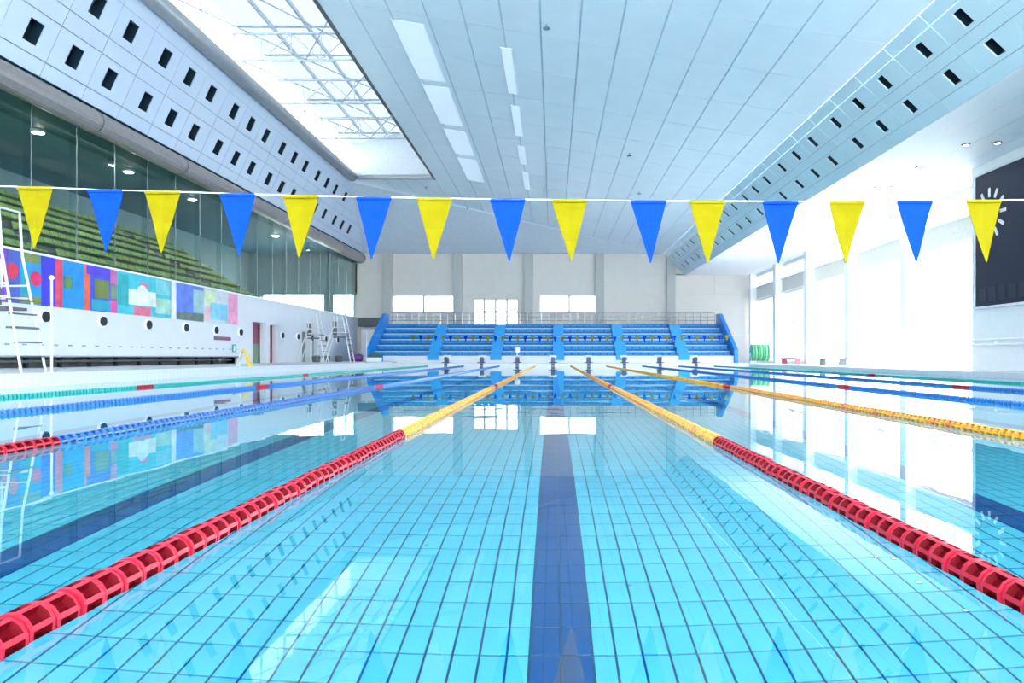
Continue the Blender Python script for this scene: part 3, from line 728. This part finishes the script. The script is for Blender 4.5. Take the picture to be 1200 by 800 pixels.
# stepped gallery seating
gs = tag(empty('gallery_seating', (-17.4, 30, MZ1 - 0.3)), 'tiers of green seats behind the gallery glass', 'seating')
sm = MB().box(-0.22, 0.2, -0.24, 0.24, 0.0, 0.06)
sm.add([(-0.22, -0.24, 0.05), (-0.22, 0.24, 0.05), (-0.32, 0.24, 0.29), (-0.32, -0.24, 0.29), (-0.17, -0.24, 0.05), (-0.17, 0.24, 0.05), (-0.27, 0.24, 0.30), (-0.27, -0.24, 0.30)],
       [(0, 3, 2, 1), (4, 5, 6, 7), (0, 1, 5, 4), (1, 2, 6, 5), (2, 3, 7, 6), (3, 0, 4, 7)])
sme = sm.mesh('seat', 'green_seat')
seat_pos = []
for rI in range(8):
    xr = -0.60 - rI * 0.85; zr = 0.15 + rI * 0.53
    box('tier', 'tier', xr - 0.45, xr + 0.40, YN + 0.1 - 30, 46.0 - 30, -0.2, zr, gs)
    for k in range(100):
        yv = 3.0 + k * 0.52
        if yv > 45.6 or (int((yv - 3) / 0.52) % 24) in (22, 23): continue
        seat_pos.append((xr, yv - 30, zr + 0.20, yv))
seat_pos.sort(key=lambda p: (0 if p[3] > 19.0 else 1, p[3]))
for p in seat_pos[:300]: link('seat', sme, gs, p[:3])
b = MB()
for p in seat_pos[300:]:
    b.add([(v.co.x + p[0], v.co.y + p[1], v.co.z + p[2]) for v in sme.vertices], [tuple(f.vertices) for f in sme.polygons])
me = bpy.data.meshes.new('distant_seats'); me.from_pydata(b.v, [], b.f); me.materials.append(M['green_seat']); o = link('distant_seats', me, gs); o['kind'] = 'stuff'

# ------------------------------------------------------------------ blue grandstand at the far end
st = tag(empty('grandstand', (0, 53.5, DF)), 'blue seated grandstand with sloping side walls behind the far pool end', 'grandstand')
def stb(name, m, x0, x1, y0, y1, z0, z1, parent=None): return box(name, m, x0, x1, y0 - 53.5, y1 - 53.5, z0 - DF, z1 - DF, parent or st)
SX0, SX1 = -13.8, 13.7
stb('front_wall', 'white_wall', SX0 + 1.2, SX1, 53.5, 53.75, DF, 0.74)
stb('front_panel', 'blue_step', SX0, SX0 + 1.2, 53.5, 53.75, DF, 0.74)
aisles = [-8.9, -4.24, 0.42, 5.1, 9.75]
NR = 6
ssm = MB().box(-0.22, 0.22, -0.2, 0.2, 0.0, 0.05)
ssm.add([(-0.22, 0.16, 0.05), (0.22, 0.16, 0.05), (0.22, 0.24, 0.20), (-0.22, 0.24, 0.20), (-0.22, 0.21, 0.05), (0.22, 0.21, 0.05), (0.22, 0.29, 0.20), (-0.22, 0.29, 0.20)],
        [(0, 1, 2, 3), (4, 7, 6, 5), (0, 4, 5, 1), (1, 5, 6, 2), (2, 6, 7, 3), (3, 7, 4, 0)])
ssm = ssm.mesh('seat', 'blue_seat')
ed = [SX0 + 0.3] + aisles + [SX1 - 0.3]
for rI in range(NR):
    y0 = 53.75 + rI * 0.86; z = 0.62 + rI * 0.47
    tr = stb('tier', 'blue_tier', SX0 + 0.2, SX1 - 0.2, y0, y0 + 0.86 if rI < NR - 1 else 59.3, DF, z)
    stb('nosing', 'nosing', SX0 + 0.2, SX1 - 0.2, y0 - 0.03, y0 + 0.05, z - 0.07, z + 0.012)
    for a, b2 in zip(ed[:-1], ed[1:]):
        a2, b3 = a + (0.45 if a in aisles else 0.05), b2 - (0.45 if b2 in aisles else 0.05)
        row = MB().box(a2, b3, y0 - 53.5 + 0.36, y0 - 53.5 + 0.42, z - DF, z + 0.16 - DF).build('seat_row', 'blue_tier', st)
        ns = int((b3 - a2) / 0.5)
        for k in range(ns): link('seat', ssm, row, (a2 + (b3 - a2) * (k + 0.5) / ns, y0 - 53.5 + 0.4, z + 0.16 - DF))
    for x in aisles:
        stb('aisle_step', 'blue_step', x - 0.42, x + 0.42, y0 - 0.3, y0 + 0.5, z - 0.2, z + 0.25)
for (x, s) in ((SX0, 0), (SX1, 1)):
    pts = [(x, 53.3 - 53.5, 0), (x, 53.3 - 53.5, 1.0), (x, 58.3 - 53.5, 3.95), (x, 59.4 - 53.5, 3.95), (x, 59.4 - 53.5, 0)]
    MB().poly(pts, (0.28 if s == 0 else -0.28, 0, 0)).build('side_wall', 'blue_side', st)
b = MB()
stb('top_walk', 'blue_tier', SX0 + 0.2, SX1 - 0.2, 59.0, 59.4, DF, 3.3)
gr = empty('guard_rail', (0, 5.8, 3.3 - DF)); gr.parent = st; gr['label'] = 'thin grey guard rail along the top'
for k in range(46):
    x = SX0 + 0.4 + k * (SX1 - SX0 - 0.8) / 45; MB().tube((x, 0, 0), (x, 0, 0.95), 0.018, 5).build('post', 'steel', gr)
for z in (0.35, 0.65, 0.95): MB().tube((SX0 + 0.4, 0, z), (SX1 - 0.4, 0, z), 0.022, 6).build('rail', 'steel', gr)

# ------------------------------------------------------------------ starting blocks
pos = ('first', 'second', 'third', 'fourth', 'fifth', 'sixth', 'seventh', 'eighth')
bm_post = MB().box(-0.13, 0.13, -0.2, 0.2, 0.0, 0.40).mesh('pedestal', 'navy')
bm_plat = MB().poly([(-0.26, -0.34, 0.40), (0.26, -0.34, 0.40), (0.26, 0.36, 0.52), (-0.26, 0.36, 0.52)], (0, 0, 0.05)).mesh('platform', 'white_metal')
bm_face = MB().box(-0.13, 0.13, -0.365, -0.345, 0.18, 0.44).mesh('front_plate', 'navy')
bm_bar = MB().tube((-0.3, -0.42, 0.06), (0.3, -0.42, 0.06), 0.025, 6).tube((-0.22, -0.42, 0.06), (-0.1, -0.15, 0.1), 0.02, 5).tube((0.22, -0.42, 0.06), (0.1, -0.15, 0.1), 0.02, 5).mesh('grip_bar', 'navy')
for k in range(8):
    t = empty('starting_block', (2.5 * (k - 3) + 0.0, PY1 + 0.45, DF))
    link('pedestal', bm_post, t); link('platform', bm_plat, t); link('front_plate', bm_face, t); link('grip_bar', bm_bar, t)
    tag(t, f'navy and white starting block at the far pool end, {pos[k]} from the left', 'starting block', 'starting blocks')
    box('lane_end_mark', 'navy', 2.5 * (k - 3) - 0.12, 2.5 * (k - 3) + 0.12, PY1 - 0.006, PY1, 0.01, DF - 0.01, trim3)

# ------------------------------------------------------------------ lane ropes
PITCH = 0.092
def float_mesh(name, ma, mb, sides=6, r=0.052, ln=0.086):
    """ribbed float: round ring frame with recessed cells all round, their shade painted in"""
    b = MB(); h = ln / 2; ri = r * 0.62; e = h * 0.72
    def P(a, y, rr): return (rr * math.sin(a), y, rr * math.cos(a))
    for i in range(sides):
        a0, a1 = 2 * math.pi * i / sides, 2 * math.pi * (i + 1) / sides
        am = 0.13 * (a1 - a0); mid = (a0 + a1) / 2
        ao, ai = [a0, mid, a1], [a0 + am, mid, a1 - am]
        for k in range(2):
            b.add([P(ao[k], -h, r), P(ao[k + 1], -h, r), P(ai[k + 1], -e, r), P(ai[k], -e, r)], [(0, 1, 2, 3)], 0)
            b.add([P(ao[k], h, r), P(ao[k + 1], h, r), P(ai[k + 1], e, r), P(ai[k], e, r)], [(3, 2, 1, 0)], 0)
            for s in (-1, 1):
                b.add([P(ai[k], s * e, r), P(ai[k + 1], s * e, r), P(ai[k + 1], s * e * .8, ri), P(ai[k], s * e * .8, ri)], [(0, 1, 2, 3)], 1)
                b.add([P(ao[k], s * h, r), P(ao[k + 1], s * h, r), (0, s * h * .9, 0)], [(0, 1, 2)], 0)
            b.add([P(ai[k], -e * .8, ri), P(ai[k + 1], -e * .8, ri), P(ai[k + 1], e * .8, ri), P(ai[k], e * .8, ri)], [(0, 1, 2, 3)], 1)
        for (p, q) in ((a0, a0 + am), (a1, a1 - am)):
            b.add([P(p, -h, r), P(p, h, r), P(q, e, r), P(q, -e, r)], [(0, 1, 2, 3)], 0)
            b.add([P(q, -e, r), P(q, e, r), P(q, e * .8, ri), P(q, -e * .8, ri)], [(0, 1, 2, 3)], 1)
    return b.mesh(name, [ma, mb])
FL = {c: float_mesh('float', f'rope_{c}', f'rope_{c}_in', 6) for c in ('red', 'yellow', 'orange', 'blue', 'green')}
def low_float(r=0.05, ln=0.086, n=7):
    v = []; prof = [(-ln / 2, r * .4), (-ln / 2, r), (-ln * .18, r * .72), (ln * .18, r * .72), (ln / 2, r), (ln / 2, r * .4)]
    for (t, rr) in prof: v += [(rr * math.sin(2 * math.pi * i / n), t, rr * math.cos(2 * math.pi * i / n)) for i in range(n)]
    f = [(k * n + i, k * n + (i + 1) % n, (k + 1) * n + (i + 1) % n, (k + 1) * n + i) for k in range(len(prof) - 1) for i in range(n)]
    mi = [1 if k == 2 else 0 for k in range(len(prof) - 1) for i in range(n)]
    return np.array(v), np.array(f), np.array(mi)
LV, LF, LM = low_float()
def rope(x, colour, red_to, n_single, label, orange=False):
    t = empty('lane_rope', (x, PY0, 0.012))
    MB().tube((0, 0, 0), (0, PY1 - PY0, 0), 0.012, 6).build('cable', 'cable', t)
    N = int((PY1 - PY0 - 0.3) / PITCH); ys = [0.15 + PITCH * (i + .5) for i in range(N)]
    rr = random.Random(int(x * 100))
    def colof(yl):
        yy = yl + PY0
        if yy < red_to or abs(yl - 15) < 0.35 or (colour == 'green' and abs(yl - 25) < 0.3): return 'red'
        if orange and (rr.random() < 0.12): return 'orange'
        return colour
    cs = [colof(v) for v in ys]
    first = 0 if abs(x) < 2 else (next(i for i, v in enumerate(ys) if v + PY0 > abs(x) * 1.28) if n_single else N)
    single = set(range(first, min(first + n_single, N)))
    for i in single:
        o = link('float', FL[cs[i]], t, (rr.uniform(-.004, .004), ys[i], rr.uniform(-.003, .003))); o.rotation_euler = (0, math.radians(18 if x < 0 else -18) + rr.uniform(-.1, .1), 0)
    restI = [i for i in range(N) if i not in single]
    V = (LV[None] + np.array([[0, ys[i], 0] for i in restI])[:, None, :]).reshape(-1, 3)
    F = (LF[None] + (np.arange(len(restI)) * len(LV))[:, None, None]).reshape(-1, 4)
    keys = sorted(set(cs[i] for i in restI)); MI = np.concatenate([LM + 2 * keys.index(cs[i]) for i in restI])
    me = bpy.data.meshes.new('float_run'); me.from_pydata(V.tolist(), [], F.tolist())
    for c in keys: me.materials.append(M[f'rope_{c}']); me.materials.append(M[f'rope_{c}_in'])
    me.polygons.foreach_set('material_index', MI.tolist()); me.update()
    o = link('float_run', me, t); o['kind'] = 'stuff'
    tag(t, label, 'lane rope', 'lane ropes')
rope(-1.25, 'yellow', 5.9, 300, 'lane rope turning from red to yellow, just left of the middle lane', True)
rope(1.25, 'yellow', 5.4, 300, 'lane rope turning from red to yellow, just right of the middle lane', True)
rope(-3.75, 'blue', 5.4, 110, 'blue lane rope with red floats at its near end on the left')
rope(3.75, 'yellow', 5.4, 110, 'all yellow lane rope on the right with a red marker far along', True)
rope(-6.25, 'blue', 5.4, 0, 'blue lane rope between the green rope and the blue and red rope')
rope(6.25, 'blue', 5.4, 0, 'blue lane rope next to the all yellow rope on the right')
rope(8.75, 'blue', 5.4, 0, 'blue lane rope between the green rope and another blue rope on the right')
rope(-8.75, 'green', 5.4, 0, 'green lane rope nearest the mural side')
rope(11.25, 'green', 5.4, 0, 'green lane rope nearest the scoreboard side')

# ------------------------------------------------------------------ pennant lines
def pennant_line(y, flags, ends, label, w, h, seed):
    """flags: (x, z, colour)"""
    rr = random.Random(seed)
    t = empty('pennant_line', (0, y, flags[0][1]))
    z0 = flags[0][1]; pts = [(ends[0][0], ends[0][1])] + [(f[0], f[1]) for f in flags] + [(ends[1][0], ends[1][1])]
    c = MB()
    for a, b in zip(pts[:-1], pts[1:]): c.tube((a[0], 0, a[1] - z0), (b[0], 0, b[1] - z0), 0.0042, 5)
    c.build('cord', 'cord', t)
    for (x, z, col) in flags:
        tip = rr.uniform(-.02, .02) * w / .26; b = MB(); n = 6; amp = rr.uniform(.004, .014)
        vs, fs = [], []
        for i in range(n + 1):
            s = i / n; hw = w / 2 * (1 - s) + 0.004; yo = amp * math.sin(s * 3.1 + rr.random()) 
            for d in (0.0, 0.004):
                vs += [(x - hw + tip * s, yo + d, z - z0 - h * s), (x + tip * s, yo * 1.6 + d, z - z0 - h * s), (x + hw + tip * s, yo + d, z - z0 - h * s)]
        for i in range(n):
            k = i * 6
            for j in range(2):
                fs += [(k + j, k + j + 1, k + 7 + j, k + 6 + j), (k + 3 + j, k + 9 + j, k + 10 + j, k + 4 + j)]
            fs += [(k, k + 6, k + 9, k + 3), (k + 2, k + 5, k + 11, k + 8)]
        b.add(vs, fs); p = b.build('pennant', col, t, smooth=False)
        box('hem', col, x - w / 2, x + w / 2, -0.004, 0.006, z - z0 - 0.018 * h / .46, z - z0 + 0.005, p)
    tag(t, label, 'pennant line', 'pennant lines')
YB = 5.4
fp = [(40, 219, 'y'), (123, 222.5, 'b'), (190, 224, 'y'), (278, 227, 'b'), (352, 229, 'y'), (438, 231, 'b'), (509, 232, 'y'), (595, 233.5, 'b'), (667, 234, 'y'),
      (760, 235.5, 'b'), (829, 235.5, 'y'), (915, 236, 'b'), (993, 236, 'y'), (1072, 235.5, 'b'), (1153, 234.5, 'y')]
pennant_line(YB, [((p - 648) * YB / 845, EYE + (418 - q) * YB / 845, 'flag_' + c) for (p, q, c) in fp], ((PX0 - 0.465, 2.1), (PX1 + 0.465, 1.95)),
             'near backstroke line of large yellow and blue pennants across the pool', 0.262, 0.462, 5)
pennant_line(45.4, [(-8.8 + 0.47 * k, 2.02 - 0.10 * math.sin(math.pi * k / 42), 'flag_y' if k % 2 == 0 else 'flag_b') for k in range(43)], ((PX0 - 0.465, 2.05), (PX1 + 0.465, 2.05)),
             'far line of tiny yellow and blue pennants before the blue grandstand', 0.24, 0.34, 9)
for (x, y, h, z, lab) in ((PX0 - 0.5, YB, 2.15, DL, 'steel pennant post on the mural side, near end'), (PX1 + 0.5, YB, 2.0, DR, 'steel pennant post on the window side, near end'),
                     (PX0 - 0.5, 45.4, 2.1, DL, 'white pennant post on the mural side at the far end'), (PX1 + 0.5, 45.4, 2.1, DR, 'white pennant post on the window side at the far end'),
                     (-11.47, 16.5, 2.42, DL, 'slim white post with a knob beside the lifeguard chair')):
    t = empty('line_post', (x, y, z))
    MB().lathe((0, 0, 0), (0, 0, 1), [(0, .10), (.02, .10), (.03, .03)], 12).build('base_plate', 'steel', t)
    MB().tube((0, 0, 0.02), (0, 0, h - z), 0.026, 8).build('pole', 'chair', t)
    MB().lathe((0, 0, h - z), (0, 0, 1), [(0, .03), (.03, .055), (.07, .055), (.1, .02)], 10).build('knob', 'white_metal', t)
    tag(t, lab, 'post')

# ------------------------------------------------------------------ lifeguard chairs (white tube A-frames with ladder)
def lifeguard_chair(at, label, rz=0.0):
    t = empty('lifeguard_chair', at, rz)
    for s in (-1, 1):
        y = 0.32 * s
        MB().tube((0.45, y * 1.25, 0), (-0.05, y, 2.75), 0.03, 7).tube((-0.05, y, 2.75), (-0.12, y, 3.8), 0.028, 7).build('front_leg', 'chair', t)
        MB().tube((-1.25, y * 1.25, 0), (-0.55, y, 2.1), 0.03, 7).tube((-0.55, y, 2.1), (-0.55, y, 2.7), 0.028, 7).build('rear_leg', 'chair', t)
        MB().tube((0.08, y, 1.75), (-0.68, y, 1.75), 0.025, 6).tube((0.1, y, 2.05), (-0.6, y, 2.05), 0.025, 6).build('arm_rest', 'chair', t)
    for k in range(5):
        z = 0.35 + 0.33 * k; x = 0.45 - 0.5 * z / 2.75; MB().box(x - 0.07, x + 0.05, -0.38, 0.38, z, z + 0.035).build('rung', 'dgrey', t)
    MB().box(-0.6, 0.05, -0.34, 0.34, 1.45, 1.52).build('seat', 'dgrey', t)
    MB().box(-0.62, -0.56, -0.34, 0.34, 1.6, 2.4).build('backrest', 'dgrey', t)
    MB().box(0.05, 0.32, -0.34, 0.34, 1.02, 1.06).build('foot_rest', 'dgrey', t)
    MB().tube((-0.12, -0.32, 3.8), (-0.12, 0.32, 3.8), 0.028, 7).build('top_bar', 'chair', t)
    MB().tube((-1.1, -0.36, 0.45), (-1.1, 0.36, 0.45), 0.02, 6).build('stretcher', 'chair', t)
    tag(t, label, 'lifeguard chair', 'lifeguard chairs')
lifeguard_chair((-12.62, 16.9, DL), 'tall white tubular lifeguard chair cut by the photo edge beside the mural')
lifeguard_chair((-12.0, 41.6, DL), 'far white lifeguard chair next to the blue grandstand side wall')
lifeguard_chair((-14.2, 43.8, DL), 'far white lifeguard chair standing in front of the grey doors')

# ------------------------------------------------------------------ small things on the decks
t = empty('floor_sign', (-11.75, 27.4, DL))
for s in (-1, 1): MB().poly([(s * 0.24, -0.2, 0), (s * 0.24, 0.2, 0), (s * 0.03, 0.11, 0.62), (s * 0.03, -0.11, 0.62)], (0.025, 0, 0)).build('board', 'yellow_sign' if s > 0 else 'white_metal', t)
MB().tube((0, -0.08, 0.63), (0, 0.08, 0.63), 0.04, 8).build('hinge', 'yellow_sign', t)
tag(t, 'small folding yellow and white floor sign standing on the left deck', 'floor sign')

t = empty('float_reel', (16.2, 56.5, DR))     # green rolled floats by the far corner
for s in (-1, 1):
    MB().tube((s * 0.75, -0.5, 0), (s * 0.75, 0, 0.8), 0.03, 6).tube((s * 0.75, 0.5, 0), (s * 0.75, 0, 0.8), 0.03, 6).build('stand', 'white_metal', t)
for k in range(7):
    x = -0.6 + 0.2 * k; MB().lathe((x - 0.09, 0, 0.8), (1, 0, 0), [(0, .5), (.05, .66), (.13, .66), (.18, .5)], 18).build('coil', 'pgreen' if k % 2 else 'pgreen2', t, smooth=True)
tag(t, 'reel of pale green floats in the far corner by the windows', 'float reel')

def bench(at, L, m, label):
    t = empty('low_bench', at)
    MB().box(-0.2, 0.2, -L / 2, L / 2, 0.34, 0.42).build('seat', m, t)
    for y in (-L / 2 + 0.15, L / 2 - 0.15): MB().box(-0.18, 0.18, y - 0.04, y + 0.04, 0, 0.34).build('leg', m, t)
    tag(t, label, 'bench', 'low benches by the windows')
bench((16.0, 48.5, DR), 3.0, 'pink', 'low pink bench by the bright windows')
bench((16.0, 41.3, DR), 3.2, 'dgrey', 'low dark grey bench by the bright windows')
t = empty('planter', (-12.95, 52.3, DL))
MB().box(-0.5, 0.5, -0.25, 0.25, 0, 0.3).build('trough', 'white_metal', t)
rr = random.Random(4); b = MB()
for k in range(60):
    c = Vector((rr.uniform(-.48, .48), rr.uniform(-.22, .22), 0.3)); d = Vector((rr.uniform(-.15, .15), rr.uniform(-.15, .15), rr.uniform(.15, .42)))
    u = Vector((rr.uniform(-1, 1), rr.uniform(-1, 1), 0)).normalized() * 0.05
    b.add([c, c + d * .5 + u, c + d, c + d * .5 - u], [(0, 1, 2, 3)])
b.build('leaves', 'plant', t); tag(t, 'low white planter with green leaves beside the blue side wall', 'planter')
t = empty('equipment_bag', (-14.5, 53.2, DL))
MB().lathe((-0.45, 0, 0.28), (1, 0, 0), [(0, .18), (.06, .27), (.84, .27), (.9, .18)], 14).build('body', 'purple', t, smooth=True)
MB().tube((-0.2, 0, 0.54), (-0.1, 0, 0.66), 0.02, 5).tube((-0.1, 0, 0.66), (0.1, 0, 0.66), 0.02, 5).tube((0.1, 0, 0.66), (0.2, 0, 0.54), 0.02, 5).build('handle', 'dgrey', t)
tag(t, 'purple equipment bag on the deck left of the blue grandstand', 'bag')
for k, (x, y) in enumerate(((-15.6, 47.5), (-15.6, 49.6), (-15.4, 51.8))):
    t = empty('storage_tub', (x, y, DL))
    MB().lathe((0, 0, 0), (0, 0, 1), [(0, .22), (.34, .28), (.36, .30), (.38, .30)], 12).build('tub', 'dgrey', t)
    MB().lathe((0, 0, .381), (0, 0, 1), [(0, .27), (.05, .22), (.07, .05)], 12).build('lid', 'plant', t)
    tag(t, ('first', 'second', 'third')[k] + ' small dark tub with a green lid along the white wall by the grey doors', 'tub', 'tubs by the grey doors')

# pale paving outside the windows
struct(box('ground', 'ground', XR + 0.4, XR + 60, -60, 120, -0.6, 0.0), 'pale paving outside the windows')
struct(box('ground_far', 'ground', -60, XR + 0.4, YF + 0.4, YF + 60, -0.6, 0.0), 'pale paving beyond the end wall')

t = empty('wall_plate', (XL, 36.2, 1.55))
MB().box(0.001, 0.03, -0.9, 0.9, -0.06, 0.12).build('plate', 'mauve', t); MB().box(0.03, 0.036, -0.86, 0.86, -0.02, 0.02).build('stripe', 'dgrey', t)
tag(t, 'thin dark red plate on the white wall below the end of the mural', 'wall plate')
t = empty('exit_plate', (XL, 37.5, 1.0))
MB().box(0.001, 0.03, -0.22, 0.22, -0.1, 0.3).build('plate', 'rope_green', t); MB().box(0.03, 0.036, -0.08, 0.08, -0.04, 0.24).build('symbol', 'white_metal', t)
tag(t, 'small green plate low on the white wall by the yellow floor sign', 'wall plate')
t = empty('timing_box', (-2.6, 52.4, DF))
MB().tube((0, 0, 0), (0, 0, 0.75), 0.04, 8).build('post', 'white_metal', t); MB().lathe((0, 0, 0.75), (0, 0, 1), [(0, .12), (.05, .2), (.36, .2), (.44, .1)], 12).build('head', 'white_metal', t, smooth=True)
tag(t, 'small white rounded box on a post behind the third starting block', 'timing box')
